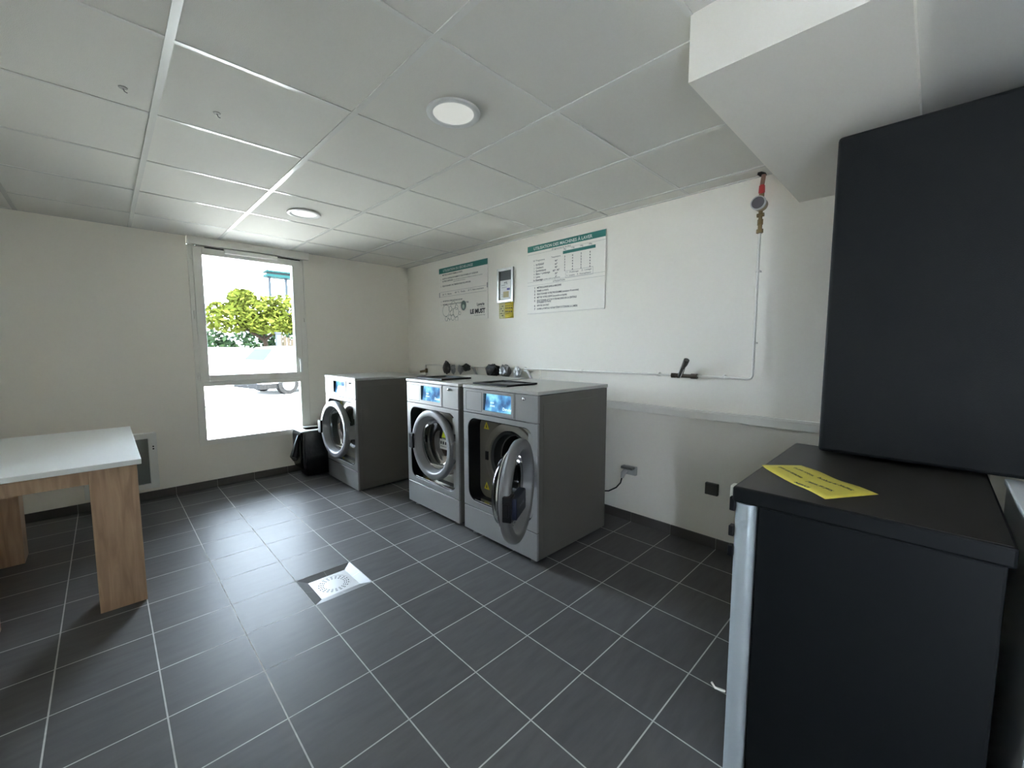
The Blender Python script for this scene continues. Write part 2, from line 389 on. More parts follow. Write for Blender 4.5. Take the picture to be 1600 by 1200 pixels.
def washing_machine():
    r = thing('washing_machine', (0, 0, 0), '', 'washing machine', 'grey industrial washing machines')
    W2 = .3475
    # opening numbers (local y to the left of the viewer)
    oy0, oy1, oz0, oz1 = -.309, .300, .252, .832
    mb = MB()
    mb.box(.012, .72, -W2, -W2 + .012, .035, 1.03); mb.box(.012, .72, W2 - .012, W2, .035, 1.03)
    mb.box(.70, .72, -W2 + .012, W2 - .012, .035, 1.03); mb.box(.012, .70, -W2 + .012, W2 - .012, .035, .05)
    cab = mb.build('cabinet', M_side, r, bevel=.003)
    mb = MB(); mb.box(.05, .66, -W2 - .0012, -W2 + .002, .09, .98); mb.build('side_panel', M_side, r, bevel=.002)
    mb = MB(); plate_hole(mb, (-W2, W2, .209, .863), rrect(oy0, oy1, oz0, oz1, .075), 0, .014)
    mb.build('front_panel', M_panel, r, bevel=.002)
    # black recess lining
    lp0 = rrect(oy0, oy1, oz0, oz1, .075); lp1 = rrect(oy0 + .004, oy1 - .004, oz0 + .006, oz1 - .006, .072)
    mb = MB(); mb.rings([[(.0035, *p) for p in lp0], [(.006, *q) for q in lp1], [(.115, *q) for q in lp1]])
    mb.build('recess_lining', M_blackp, r, smooth=True)
    mb = MB(); mb.box(.006, .050, oy0 + .06, oy1 - .06, oz0 + .004, oz0 + .012); mb.build('sill_strip', M_chrome, r, bevel=.002)
    cy, cz = -.022, .563
    # inner front plate with round hole
    mb = MB(); plate_hole(mb, (oy0 + .001, oy1 - .001, oz0 + .001, oz1 - .001), [(cy + .185 * math.cos(2 * math.pi * k / 64), cz + .185 * math.sin(2 * math.pi * k / 64)) for k in range(64)], .105, .112)
    mb.build('drum_front', M_drumf, r)
    mb = MB(); mb.lathe((.105, cy, cz), 'x', [(0, .255), (-.012, .250), (-.016, .235), (-.014, .205), (0, .200)], 64)
    mb.build('tub_ring', M_drumf, r, smooth=True)
    mb = MB(); mb.lathe((.105, cy, cz), 'x', [(.0, .200), (-.008, .196), (.004, .178), (.05, .172), (.06, .165)], 64)
    mb.build('door_gasket', M_rubber, r, smooth=True)
    mb = MB(); mb.lathe((.165, cy, cz), 'x', [(0, .167), (.004, .160), (.012, .160), (.02, .235), (.38, .235), (.38, 0.0)], 64)
    for k in range(3):
        a = 2 * math.pi * k / 3 + .5; Mx = Matrix.Translation((.165, cy, cz)) @ Matrix.Rotation(a, 4, 'X')
        mb.box(.03, .36, -.03, .03, -.236, -.17, Mx)
    mb.build('drum', M_drum, r, smooth=True)
    mb = MB(); mb.box(.083, .104, .175 + cy + .035, .175 + cy + .062, cz - .03, cz + .03); mb.build('door_latch', M_blackp, r)
    for (sy, sz) in ((.225, .765), (.225, .335)):
        mb = MB(); mb.prism([(sy - .028, sz - .022), (sy + .028, sz - .022), (sy, sz + .03)], 'x', .1035, .105); st = mb.build('warning_sticker', M_yel, r)
        mb = MB(); mb.prism([(sy - .006, sz - .012), (sy + .006, sz - .012), (sy + .002, sz + .012), (sy - .002, sz + .012)], 'x', .1028, .1034); mb.build('warning_mark', M_ink, st)
    # hinge covers on the viewer's right
    mb = MB(); mb.box(.012, .06, oy0 + .001, oy0 + .05, .68, .80); mb.build('hinge_cover', M_steel, r, bevel=.004)
    mb = MB(); mb.box(.012, .06, oy0 + .001, oy0 + .045, .28, .42); mb.build('hinge_cover', M_steel, r, bevel=.004)
    mb = MB(); mb.box(.02, .05, oy0 + .006, oy0 + .026, .46, .64); mb.build('hinge_bar', M_blackp, r, bevel=.003)
    mb = MB(); mb.tube([(.004, oy0 + .012, .50), (.004, oy0 + .012, .63)], .011, 12); mb.build('hinge_pin', M_steel, r, smooth=True)
    # lower and upper panels
    mb = MB(); mb.box(0, .016, -W2, W2, .035, .203); mb.build('kick_panel', M_panel, r, bevel=.0025)
    mb = MB(); mb.box(.002, .01, -W2 + .002, W2 - .002, .2035, .2085); mb.build('trim_strip', M_chrome, r)
    # control fascia with a screen recess
    sy0, sy1, sz0, sz1 = -.130, .135, .895, 1.012
    mb = MB(); plate_hole(mb, (-W2, W2, .868, 1.031), rrect(sy0, sy1, sz0, sz1, .006, 3), 0, .02); mb.build('control_panel', M_panel, r, bevel=.0025)
    mb = MB(); plate_hole(mb, (sy0 - .022, sy1 + .010, sz0 - .022, sz1 + .012), rrect(sy0 + .002, sy1 - .002, sz0 + .002, sz1 - .002, .006, 3), -.003, .001); mb.build('screen_bezel', M_panel, r, bevel=.001)
    mb = MB()
    for u in (rrect(sy0, sy1, sz0, sz1, .006, 3),):
        mb.rings([[(.001, *p) for p in u], [(.03, *p) for p in u]])
    mb.build('screen_surround', M_blackp, r)
    sc_ = MB(); Mx = Matrix.Translation((.0, 0, 0))
    sc_.face([(.012, sy0, sz0), (.012, sy1, sz0), (.028, sy1, sz1), (.028, sy0, sz1)]); scr = sc_.build('touch_screen', M_screen, r)
    ui = lambda u, v: (.010 + (v - sz0) / (sz1 - sz0) * .016, -u, v)
    text_mesh([('Danube', .035, .912, .026, 'LEFT'), ('8 8 8 8', -.085, .925, .016, 'LEFT'), ('8 8 8', -.085, .945, .016, 'LEFT')], 'screen_text', M_ui, scr, ui)
    mb = MB(); plate_hole(mb, (.152, .318, .884, 1.014), rrect(.154, .316, .886, 1.012, .002, 2), -.0006, .0004); mb.build('drawer_outline', M_blackp, r)
    mb = MB(); mb.box(-.0004, .003, -.1625, -.1605, .869, 1.03); mb.build('panel_seam', M_blackp, r)
    mb = MB(); mb.lathe((0, -.243, 1.005), 'x', [(0, .0095), (-.012, .009), (-.014, .006), (-.014, 0)], 16); k_ = mb.build('lock', M_chrome, r, smooth=True)
    mb = MB(); mb.box(-.0148, -.0138, -.2445, -.2415, .999, 1.011); mb.build('keyhole', M_blackp, k_)
    mb = MB(); mb.box(-.003, .725, -W2 - .004, W2 + .004, 1.034, 1.055); mb.build('top_panel', M_top, r, bevel=.003)
    # black soap lid frame on top
    Z = 1.055
    for q, (x, y) in enumerate(((.05, -.28), (.05, .28), (.66, -.28), (.66, .28))):
        mb = MB(); mb.tube([(x, y, 0), (x, y, .004)], .022, 14); mb.tube([(x, y, .004), (x, y, .036)], .008, 10); mb.build('foot', M_steel, r, smooth=True)
    # door (own origin at the hinge)
    d = bpy.data.objects.new('door', None)
    hy = -.307; R = .27; a = .285
    mb = MB(); mb.lathe((0, a, 0), 'x', [(.016, .266), (.010, .270), (-.012, .268), (-.020, .261), (-.022, .255), (-.0225, .226), (-.020, .219), (-.014, .215), (.030, .198), (.042, .194), (.045, .206), (.040, .225), (.026, .262)], 72, closed=True)
    d = mb.build('door', M_ring, r, smooth=True); d.location = (-.004, hy, cz)
    mb = MB(); mb.lathe((0, a, 0), 'x', [(.044, .207), (.060, .206), (.062, .198), (.046, .196)], 64, closed=True); mb.build('inner_ring', M_chrome, d, smooth=True)
    mb = MB(); mb.lathe((0, a, 0), 'x', [(.040, .214), (.050, .213), (.050, .203), (.040, .203)], 64, closed=True); mb.build('ring_seal', M_rubber, d, smooth=True)
    mb = MB(); mb.lathe((0, a, 0), 'x', [(.030, .196), (.062, .194), (.088, .180), (.100, .155), (.106, .10), (.108, .0002)], 64); mb.build('door_glass', M_glassd, d, smooth=True)
    mb = MB(); mb.box(-.040, .004, .508, .568, -.060, .060); mb.box(-.030, .000, .545, .580, -.030, .030); h_ = mb.build('door_handle', M_blackp, d, bevel=.004)
    mb = MB(); mb.box(.0, .05, -.002, .035, -.06, .06); mb.build('hinge_arm', M_steel, d, bevel=.003)
    return r, d
wm, wdoor = washing_machine()
def add_lid(r, x0, x1, y0, y1, rz=0):
    Z = 1.055
    l = MB(); 
    plate_hole(l, (-(y1 - y0) / 2, (y1 - y0) / 2, -(x1 - x0) / 2, (x1 - x0) / 2), rrect(-(y1 - y0) / 2 + .028, (y1 - y0) / 2 - .028, -(x1 - x0) / 2 + .028, (x1 - x0) / 2 - .06, .01, 3), 0, .012, 'z')
    o = l.build('soap_box_lid', M_blackp, r, bevel=.002); o.location = ((x0 + x1) / 2, (y0 + y1) / 2, Z); o.rotation_euler = (0, 0, math.pi / 2 + rz)
    i = MB(); i.box(-(y1 - y0) / 2 + .05, (y1 - y0) / 2 - .10, -(x1 - x0) / 2 + .05, (x1 - x0) / 2 - .05, 0, .006); i.build('soap_tray', mat('tray_blue', (.03, .035, .06), .3), o)
    return o
def pose(r, theta):
    for c in r.children:
        if c.name.split('.')[0] == 'door': c.rotation_euler = (0, 0, math.radians(theta)); return c
m3 = wm; m2 = copy_tree(wm); m1 = copy_tree(wm)
m3.location = (1.765, 1.928, 0); m2.location = (1.765, 2.684, 0); m1.location = (1.565, 3.915, -.018)
m3['label'] = 'grey industrial washing machine nearest the camera, its round door swung wide open'
m2['label'] = 'middle grey washing machine, yellow and white stickers on its closed door glass'
m1['label'] = 'grey washing machine standing alone by the window, next to the black bin bag'
d3 = pose(m3, 119); d2_ = pose(m2, 0); d1 = pose(m1, 3); d1.location.x -= .045
add_lid(m3, .07, .36, -.02, .33); add_lid(m2, .07, .36, -.05, .30, )
for c in d3.children:
    if c.name.startswith('door_handle'):
        # the open door also shows the square dark handle plate
        mb = MB(); mb.box(-.062, -.020, .38, .55, -.052, .052); o = mb.build('handle_plate', mat('navy_plastic', (.010, .014, .035), .3), d3, bevel=.006)
        text_mesh([('DANUBE', 0, -.006, .022, 'CENTER')], 'handle_print', mat('print_grey', (.35, .37, .42), .5), o, lambda u, v: (-.0626, .465 - u, v))
# stickers behind the middle machine's glass
mb = MB(); mb.box(.096, .097, .225, .325, -.050, .028); st = mb.build('picture_label', M_whites, d2_)
mb = MB()
for k in range(3): mb.box(.0950, .0955, (.238 + k * .030), (.256 + k * .030), -.012, .012)
mb.box(.0950, .0955, .235, .315, -.030, -.027)
mb.build('label_print', M_ink, st)
mb = MB(); mb.prism([(.250, .042), (.300, .042), (.275, .105)], 'x', .096, .097); mb.build('warning_sticker', mat('sticker_bright', (.75, .85, .03), .5), d2_)

# ------------------------------------------------------------------ boards and notices on the right wall
M_board = mat('board_white', (.88, .85, .78), .45); M_green = mat('board_green', (.035, .20, .17), .45); M_grey = mat('board_grey', (.30, .30, .30), .5); M_wtxt = mat('text_white', (.8, .82, .78), .5)
def board(name, y_left, y_right, z0, z1, label, cat):
    t = thing(name, (XR, (y_left + y_right) / 2, z0), label, cat)
    w_, h_ = y_left - y_right, z1 - z0
    mb = MB(); mb.box(-.008, -.001, -w_ / 2, w_ / 2, 0, h_); mb.build('board', M_board, t, bevel=.001)
    xf = lambda off: (lambda u, v: (-.008 - off, w_ / 2 - u, h_ - v))
    return t, w_, h_, xf
def rectm(mb, xf, u0, u1, v0, v1):
    mb.face([xf(u0, v0), xf(u1, v0), xf(u1, v1), xf(u0, v1)])
def tx(lines): return lines
def xft(xf): return lambda u, v: xf(u, -v)     # text grows up: pass v as -down
# left board : dryers
t, bw, bh, xf = board('instruction_board', 3.975, 3.143, 1.60, 2.188, 'white instruction board with green header for the dryer, bubbles and LE MUST at its foot', 'sign')
mb = MB(); rectm(mb, xf(.0006), 0, bw, 0, .058); mb.build('header_band', M_green, t)
text_mesh([("UTILISATION DU SÈCHE-LINGE", .34, -.043, .038, 'CENTER', .0006)], 'header_text', M_wtxt, t, xft(xf(.0012)))
L = []
rows = [(.085, "METTRE LE LINGE ET FERMER LA PORTE"), (.125, "ALLER À LA CENTRALE DE PAIEMENT ET SÉLECTIONNER LE N° DE SÉCHOIR"), (.153, "LE PRIX S'AFFICHE"), (.205, "SÉLECTIONNER UNE TEMPÉRATURE PUIS APPUYER")]
for v, s_ in rows: L.append((s_, .065, -v, .021, 'LEFT', .0005, {0.085: .36, .125: .62, .153: .19, .205: .50}[v]))
L += [("(la centrale de paiement indique la durée et le prix)", .27, -.150, .016, 'LEFT', 0, .48), ("(par tranche de temps)", .27, -.168, .014, 'LEFT', 0, .2)]
L += [("20 °C  Basse", .06, -.298, .026, 'LEFT', 0, .17), ("40 °C  Tiède", .29, -.294, .026, 'LEFT', 0, .18), ("60 °C  Haute température", .52, -.291, .026, 'LEFT', 0, .25)]
L += [("APPUYER POUR LE TEMPS DE SÉCHAGE SUR START", .065, -.372, .021, 'LEFT', .0005, .36), ("RETIRER LE LINGE ET NETTOYER LE FILTRE", .065, -.410, .021, 'LEFT', .0005, .46)]
for k, v in enumerate((.09, .128, .208, .375, .412)): L.append((str(k + 1), .030, -v, .022, 'LEFT'))
L += [("Laverie", .78, -.452, .040, 'RIGHT', .0012), ("des résidences", .78, -.472, .018, 'RIGHT', 0), ("LE MUST", .79, -.528, .062, 'RIGHT', .003), ("Au service de votre linge", .79, -.553, .017, 'RIGHT', 0)]
text_mesh(L, 'printed_text', M_ink, t, xft(xf(.0009)))
mb = MB()
for k, v in enumerate((.083, .121, .201, .368, .405)): 
    pass
rectm(mb, xf(.0007), .0, .014, .265, .318); rectm(mb, xf(.0007), bw - .014, bw, .235, .285)
for (u0, v0, u1, v1) in ((.014, .262, bw - .02, .262), (.014, .314, bw - .02, .314)): rectm(mb, xf(.0007), u0, u1, v0 - .0012, v0 + .0012)
mb.build('boxed_row', M_grey, t)
mb = MB()
for (cu, cv, cr) in ((.125, .470, .062), (.205, .455, .026), (.262, .418, .040), (.318, .445, .024), (.305, .500, .050), (.235, .500, .030), (.195, .545, .024), (.250, .550, .030), (.130, .560, .022), (.375, .512, .016), (.170, .578, .018), (.320, .568, .022)):
    n_ = 36; ins = [(cu + cr * math.cos(2 * math.pi * k / n_), min(cv + cr * math.sin(2 * math.pi * k / n_), bh - .001)) for k in range(n_)]; ou = [(cu + (cr + .0035) * math.cos(2 * math.pi * k / n_), min(cv + (cr + .0035) * math.sin(2 * math.pi * k / n_), bh - .0005)) for k in range(n_)]
    f_ = xf(.0008)
    for k in range(n_):
        if abs(ins[k][1] - ou[k][1]) + abs(ins[k][0] - ou[k][0]) > .001: mb.face([f_(*ins[k]), f_(*ins[(k + 1) % n_]), f_(*ou[(k + 1) % n_]), f_(*ou[k])])
mb.build('bubble_drawing', mat('bubble_ink', (.05, .09, .08), .5), t)
mb = MB(); f_ = xf(.001); mb.face([f_(.442 + .045 * math.cos(2 * math.pi * k / 32), .435 + .052 * math.sin(2 * math.pi * k / 32)) for k in range(32)]); o = mb.build('drum_emblem', mat('emblem', (.13, .18, .16), .5), t)
mb = MB(); f_ = xf(.0014); mb.face([f_(.440 + .018 * math.cos(2 * math.pi * k / 24), .445 + .024 * math.sin(2 * math.pi * k / 24)) for k in range(24)]); mb.build('emblem_centre', mat('emblem_light', (.45, .55, .45), .5), o)
# right board : washers
t, bw, bh, xf = board('instruction_board', 2.600, 1.790, 1.605, 2.200, 'right-hand white instruction board with green header and a programme table', 'sign')
mb = MB(); rectm(mb, xf(.0006), 0, bw, 0, .052); rectm(mb, xf(.0006), .40, .72, .098, .122); mb.build('header_band', M_green, t)
text_mesh([("UTILISATION DES MACHINES À LAVER", .38, -.040, .036, 'CENTER', .0006)], 'header_text', M_wtxt, t, xft(xf(.0012)))
mb = MB()
for v in (.075, .315, .345, .590): rectm(mb, xf(.0007), .0, bw, v - .0008, v + .0008)
for (u0, u1, v0, v1) in ((.43, .70, .262, .264), (.43, .70, .318, .320), (.43, .432, .262, .32), (.698, .70, .262, .32)): rectm(mb, xf(.0007), u0, u1, v0, v1)
mb.build('ruled_lines', M_grey, t)
L = [("(Programmes et durées)", .38, -.070, .018, 'CENTER', 0, .2), ("N° Programme", .07, -.140, .021, 'LEFT', 0, .13), ("Température", .275, -.136, .019, 'LEFT', 0, .10)]
for k, (a_, b__) in enumerate((("INTENSIF", "90°"), ("Couleurs", "60°"), ("Synthétiques", "40°"), ("Blanc + prélavage", "60°- 90°"), ("Laine", "30°"), ("Essorage", "0°"))):
    L += [(str(k + 1), .075, -(.178 + k * .026), .022, 'LEFT'), (a_, .10, -(.178 + k * .026), .023, 'LEFT', .0004), (b__, .33, -(.172 + k * .026), .022, 'CENTER', .0004)]
for c_, u in enumerate((.42, .50, .585, .67)):
    L.append((("8kg", "11kg", "14kg", "18kg")[c_], u, -.090, .018, 'CENTER'))
    for k in range(6): L.append((("3", "4", "5", "6")[c_], u, -(.152 + k * .022), .020, 'CENTER', .0006))
L += [("Durée du cycle variable selon programme", .07, -.338 + .03, .016, 'LEFT', 0, .30), ("1 : Prélavage    2 : Lavage", .44, -.283, .018, 'LEFT', 0, .24), ("3 : Lessive    4 : Assouplissant", .44, -.308, .018, 'LEFT', 0, .24), ("UTILISATION", .36, -.338, .022, 'CENTER')]
rows = [("METTRE LE LINGE DANS LA MACHINE", .27), ("FERMER LA PORTE", .13), ("SÉLECTIONNER VOTRE PROGRAMME (annulation 30 secondes)", .45), ("METTRE VOTRE LESSIVE (en poudre ou liquide)", .33), ("SÉLECTIONNER LE N° DE VOTRE MACHINE SUR LA CENTRALE", .43), ("DE PAIEMENT ET PAYER", .16), ("APPUYER SUR START", .14), ("OUVRIR LA PORTE AU VOYANT ÉTEINT ET ÉTEINDRE LA LUMIÈRE", .44)]
v = .375
for k, (s_, wd) in enumerate(rows):
    L.append((s_, .115, -v, .021, 'LEFT', .0005, wd)); v += .016 if k == 4 else .028
    if k == 5: v = v
n_ = 0
v = .375
for k in range(8):
    if k != 5: n_ += 1; L.append((str(n_), .083, -v, .022, 'LEFT', .001))
    v += .016 if k == 4 else .028
text_mesh(L, 'printed_text', M_ink, t, xft(xf(.0009)))
# framed notice
t = thing('framed_notice', (XR, 2.885, 1.738), 'small silver clip frame holding a white notice, between the two instruction boards', 'notice')
mb = MB(); plate_hole(mb, (-.108, .108, 0, .318), [(-.085, .022), (.085, .022), (.085, .296), (-.085, .296)][::1], -.022, -.004); 
bmesh.ops.delete(mb.bm, geom=mb.bm.verts[:], context='VERTS')
for a_ in ((-.11, -.085, 0, .318), (.085, .11, 0, .318), (-.085, .085, 0, .024), (-.085, .085, .294, .318)): mb.box(-.022, -.002, *a_)
mb.build('frame', mat('silver_frame', (.62, .62, .60), .3, metal=.5), t, bevel=.003)
mb = MB(); mb.box(-.010, -.003, -.086, .086, .023, .296); mb.build('backing', mat('frame_dark', (.09, .095, .09), .5), t)
mb = MB(); mb.box(-.0115, -.0105, -.072, .072, .028, .205); o = mb.build('notice_paper', M_whites, t)
text_mesh([("AVIS", -.02, .175, .022, 'LEFT', .0006), ("LAVERIE", -.06, .155, .016, 'LEFT'), ("Ouvert de 7h", -.055, .135, .013, 'LEFT'), ("à 22h", .0, .165, .014, 'LEFT'), ("Merci de respecter", -.06, .07, .011, 'LEFT'), ("les lieux", -.06, .055, .011, 'LEFT')], 'notice_text', M_ink, o, lambda u, v_: (-.0119, -u, v_))
mb = MB(); mb.box(-.0122, -.0117, -.060, -.020, .110, .130); mb.build('blue_label', mat('blue_label', (.12, .12, .35), .5), o)
mb = MB(); mb.box(-.0122, -.0117, -.045, .030, .045, .100); mb.build('beige_patch', mat('beige_patch', (.50, .43, .22), .5), o)
# yellow slips under the frame
for (y0, y1, c_, nm, lb) in ((2.982, 2.905, (.78, .76, .42), 'yellow_slip_a', 'pale yellow slip taped under the frame, the left of two'), (2.900, 2.785, (.70, .58, .06), 'yellow_slip_b', 'deep yellow slip with black marks taped under the frame, the right of two')):
    mb = MB(); n_ = 8
    loops = [[(XR - .002 - .004 * math.sin(k / n_ * 3.1), y0, 1.735 - .148 * k / n_), (XR - .002 - .004 * math.sin(k / n_ * 3.1 + .3), y1, 1.735 - .148 * k / n_)] for k in range(n_ + 1)]
    for k in range(n_): mb.face([loops[k][0], loops[k][1], loops[k + 1][1], loops[k + 1][0]])
    o = mb.build('paper_slip', mat(nm, c_, .6), smooth=True); so = o.modifiers.new('s', 'SOLIDIFY'); so.thickness = .0006; tag(o, lb, 'paper', 'yellow slips under the frame')
    mb = MB()
    if nm.endswith('b'):
        for (zz, hh_) in ((1.675, .012), (1.640, .014), (1.70, .006)):
            for q in range(4): mb.box(XR - .0085, XR - .008, y1 + .015 + q * .024, y1 + .030 + q * .024, zz, zz + hh_)
    else:
        for q in range(5): mb.box(XR - .0085, XR - .008, y1 + .015 + (q % 2) * .02, y1 + .022 + (q % 2) * .02 + .01, 1.61 + q * .022, 1.618 + q * .022)
    mb.build('slip_print', M_ink, o)

# ------------------------------------------------------------------ trunking rail, pipes, sockets
t = thing('cable_trunking', (XR, 1.3, .845), 'long white plastic cable trunking along the wall behind the near machine', 'trunking')
mb = MB(); mb.box(-.030, -.001, -1.15, 1.6, 0, .058); mb.build('trunking_body', M_pvc, t, bevel=.003)
mb = MB(); mb.box(-.034, -.030, -1.15, 1.6, .044, .060); mb.build('trunking_cover', M_pvc, t, bevel=.003)
M_pipe = mat('pipe_white', (.84, .82, .76), .35)
t = thing('water_pipe', (XR - .030, .745, 1.123), 'thin white painted water pipe along the right wall, turning up to the meter', 'pipe')
def PZ(y): return 1.128 - (y - .745) * .0065
mb = MB(); mb.tube([(0, 0, .84), (0, 0, .02), (0, .006, .006), (0, .02, 0), (0, .33, PZ(1.075) - 1.123)], .0075, 10); mb.tube([(0, .475, PZ(1.22) - 1.123), (0, 3.5, PZ(4.245) - 1.123), (0, 3.505, -.10), (0, 3.505, -.25)], .0075, 10)
mb.build('pipe_run', M_pipe, t, smooth=True)
for y in (2.43, 3.30):
    mb = MB(); mb.tube([(0, y - .745, PZ(y) - 1.123), (0, y - .745, -.20)], .0075, 8); mb.tube([(-.0, y - .745, -.085), (-.0, y - .745, -.115)], .012, 8); mb.build('branch_pipe', M_pipe, t, smooth=True)
for (y, z) in ((.905, None), (1.33, None), (1.98, None), (2.62, None), (.745, 1.336), (.745, 1.75)):
    mb = MB()
    if z is None: zz = PZ(y) - 1.123; mb.box(.0, .0285, y - .749, y - .741, zz - .012, zz + .014); mb.tube([(0, y - .75, zz), (0, y - .74, zz)], .0115, 10)
    else: mb.box(.0, .0285, -.012, .012, z - 1.127, z - 1.119); mb.tube([(0, 0, z - 1.128), (0, 0, z - 1.118)], .0115, 10)
    mb.build('pipe_clip', M_pipe, t)
# tap valve on the pipe
t = thing('pipe_valve', (XR - .030, 1.15, 1.122), 'brass and chrome valve with slanted handle on the horizontal white pipe', 'valve')
mb = MB(); mb.tube([(0, -.085, 0), (0, -.045, 0)], .017, 8); mb.tube([(0, -.045, 0), (0, .07, 0)], .013, 12); mb.tube([(0, .055, 0), (0, .085, 0)], .018, 6); mb.tube([(0, .03, 0), (0, .045, 0)], .018, 6)
mb.build('valve_body', mat('dull_brass', (.13, .11, .085), .4, metal=.7), t, smooth=True)
mb = MB(); mb.tube([(0, .03, .0), (-.034, -.004, .056)], .017, 12); mb.build('valve_neck', M_chrome, t, smooth=True)
mb = MB(); mb.tube([(-.034, -.004, .056), (-.050, -.022, .078), (-.066, -.040, .108)], [.012, .017, .018], 12); mb.build('valve_cap', mat('valve_dark', (.12, .11, .10), .4, metal=.6), t, smooth=True)
# meter group hanging from the ceiling hole
t = thing('water_meter', (XR - .045, .745, 1.965), 'round grey water meter hanging on brass fittings with a red valve at the ceiling', 'water meter')
mb = MB(); mb.tube([(.012, 0, 0), (.012, 0, .02)], .018, 8); mb.tube([(.012, 0, .02), (.012, 0, .05)], .011); mb.tube([(.012, 0, .045), (.012, 0, .075)], .015, 6); mb.tube([(.012, 0, .075), (.012, 0, .11)], .010); mb.tube([(.012, -.018, .10), (.012, .018, .10)], .011, 8); mb.tube([(.012, 0, .105), (.012, 0, .13)], .011, 8)
mb.build('brass_fitting', M_brass, t, smooth=True)
mb = MB(); mb.tube([(.012, 0, .19), (.012, 0, .225)], .014, 8); mb.build('brass_nut', M_brass, t, smooth=True)
mb = MB(); mb.lathe((-.030, 0, .155), 'x', [(.05, .0), (.05, .034), (.0, .036)], 28); mb.build('meter_body', M_brass, t, smooth=True)
mb = MB(); mb.lathe((-.030, 0, .155), 'x', [(.0, .036), (-.004, .0385), (-.018, .0385), (-.020, .033), (-.016, .032), (-.016, .0)], 28); mb.build('meter_rim', mat('rim', (.55, .55, .54), .35), t, smooth=True)
mb = MB(); mb.disc((-.0475, 0, .155), 'x', .032, 28); mb.build('meter_dial', mat('dial', (.13, .12, .13), .25), t)
mb = MB(); mb.tube([(.012, .0, .222), (.006, -.002, .262)], [.017, .015], 10); mb.box(-.012, .0, -.016, .004, .215, .262); mb.build('red_lever', M_red, t, bevel=.002)
mb = MB(); mb.tube([(.012, 0, .262), (.014, -.006, .322)], .012, 10); mb.build('copper_pipe', mat('old_pipe', (.28, .17, .14), .5, metal=.4), t, smooth=True)
mb = MB(); mb.disc((XR - .045, .745, H - .0005), 'z', .05, 7, .022); o = mb.build('ceiling_hole', M_blackp); tag(o, 'dark ragged hole in the ceiling where the pipe comes through', 'hole')
o.name = 'trim_5'; o['kind'] = 'structure'
# wrapped valves behind the machines
def lump(name, loc, sx, sy, sz, m, seed, label, group):
    bm = bmesh.new(); bmesh.ops.create_icosphere(bm, subdivisions=3, radius=1)
    for v_ in bm.verts:
        n_ = noise.noise(v_.co * 1.7 + Vector((seed, 0, 0))) * .45 + noise.noise(v_.co * 4 + Vector((0, seed, 0))) * .22
        v_.co *= 1 + n_; v_.co = Vector((v_.co.x * sx, v_.co.y * sy, v_.co.z * sz))
    mb = MB(); mb.bm.free(); mb.bm = bm
    o = mb.build(name, m, loc=loc); tag(o, label, 'valve', group); return o
M_foil = mat('foil', (.30, .30, .29), .35, metal=.6, var=.4, vscale=30); M_wrap = mat('black_wrap', (.015, .014, .014), .45)
lump('wrapped_valve', (XR - .06, 3.78, 1.085), .03, .045, .07, mat('brown_wrap', (.045, .035, .032), .5), 1.2, 'tall dark brown taped valve hanging on the pipe, farthest of the wrapped valves', 'wrapped valves on the pipe')
lump('wrapped_valve', (XR - .055, 3.67, 1.075), .02, .035, .05, M_foil, 2.2, 'small grey foil tag beside the tall brown valve', 'wrapped valves on the pipe')
lump('wrapped_valve', (XR - .06, 3.43, 1.10), .035, .055, .035, M_wrap, 3.1, 'black taped valve block above the gap between the middle and far machines', 'wrapped valves on the pipe')
lump('wrapped_valve', (XR - .055, 3.54, 1.075), .02, .035, .045, M_foil, 4.7, 'grey foil piece left of the black valve block', 'wrapped valves on the pipe')
lump('wrapped_valve', (XR - .075, 3.00, 1.085), .05, .085, .062, M_wrap, 5.3, 'large black wrapped valve, the biggest bundle on the pipe', 'wrapped valves on the pipe')
lump('wrapped_valve', (XR - .07, 2.83, 1.090), .04, .065, .055, M_foil, 6.9, 'crumpled grey foil bundle right of the large black one', 'wrapped valves on the pipe')
lump('wrapped_valve', (XR - .055, 2.68, 1.075), .025, .045, .055, mat('foil_light', (.5, .5, .49), .35, metal=.4, var=.3, vscale=30), 8.2, 'pale foil bundle hanging lowest at the right end of the wrapped valves', 'wrapped valves on the pipe')
# supply hose loops from the pipe to the machines
for (y, yl, l) in ((2.60, 2.30, 'grey supply hose curving down from the pipe behind the nearest machine'), (3.36, 3.2, 'grey supply hose curving down from the pipe behind the middle machine')):
    mb = MB(); mb.tube([(XR - .04, y, 1.10), (XR - .06, y - .05, 1.095), (XR - .065, y - .10, 1.04), (XR - .07, y - .11, .93), (XR - .10, y - .10, .80), (2.50, y - .08, .72)], .011, 8)
    o = mb.build('supply_hose', mat('hose', (.55, .55, .54), .4), smooth=True); tag(o, l, 'hose', 'supply hoses behind the machines')
mb = MB(); mb.tube([(XR - .03, 4.22, 1.04), (XR - .05, 4.235, 1.03), (XR - .07, 4.30, 1.02)], .014, 8); mb.tube([(XR - .04, 4.22, 1.01), (XR - .04, 4.22, 1.06)], .016, 8)
o = mb.build('stop_valve', M_brass, smooth=True); tag(o, 'small brass stop valve at the far end of the white pipe', 'valve')
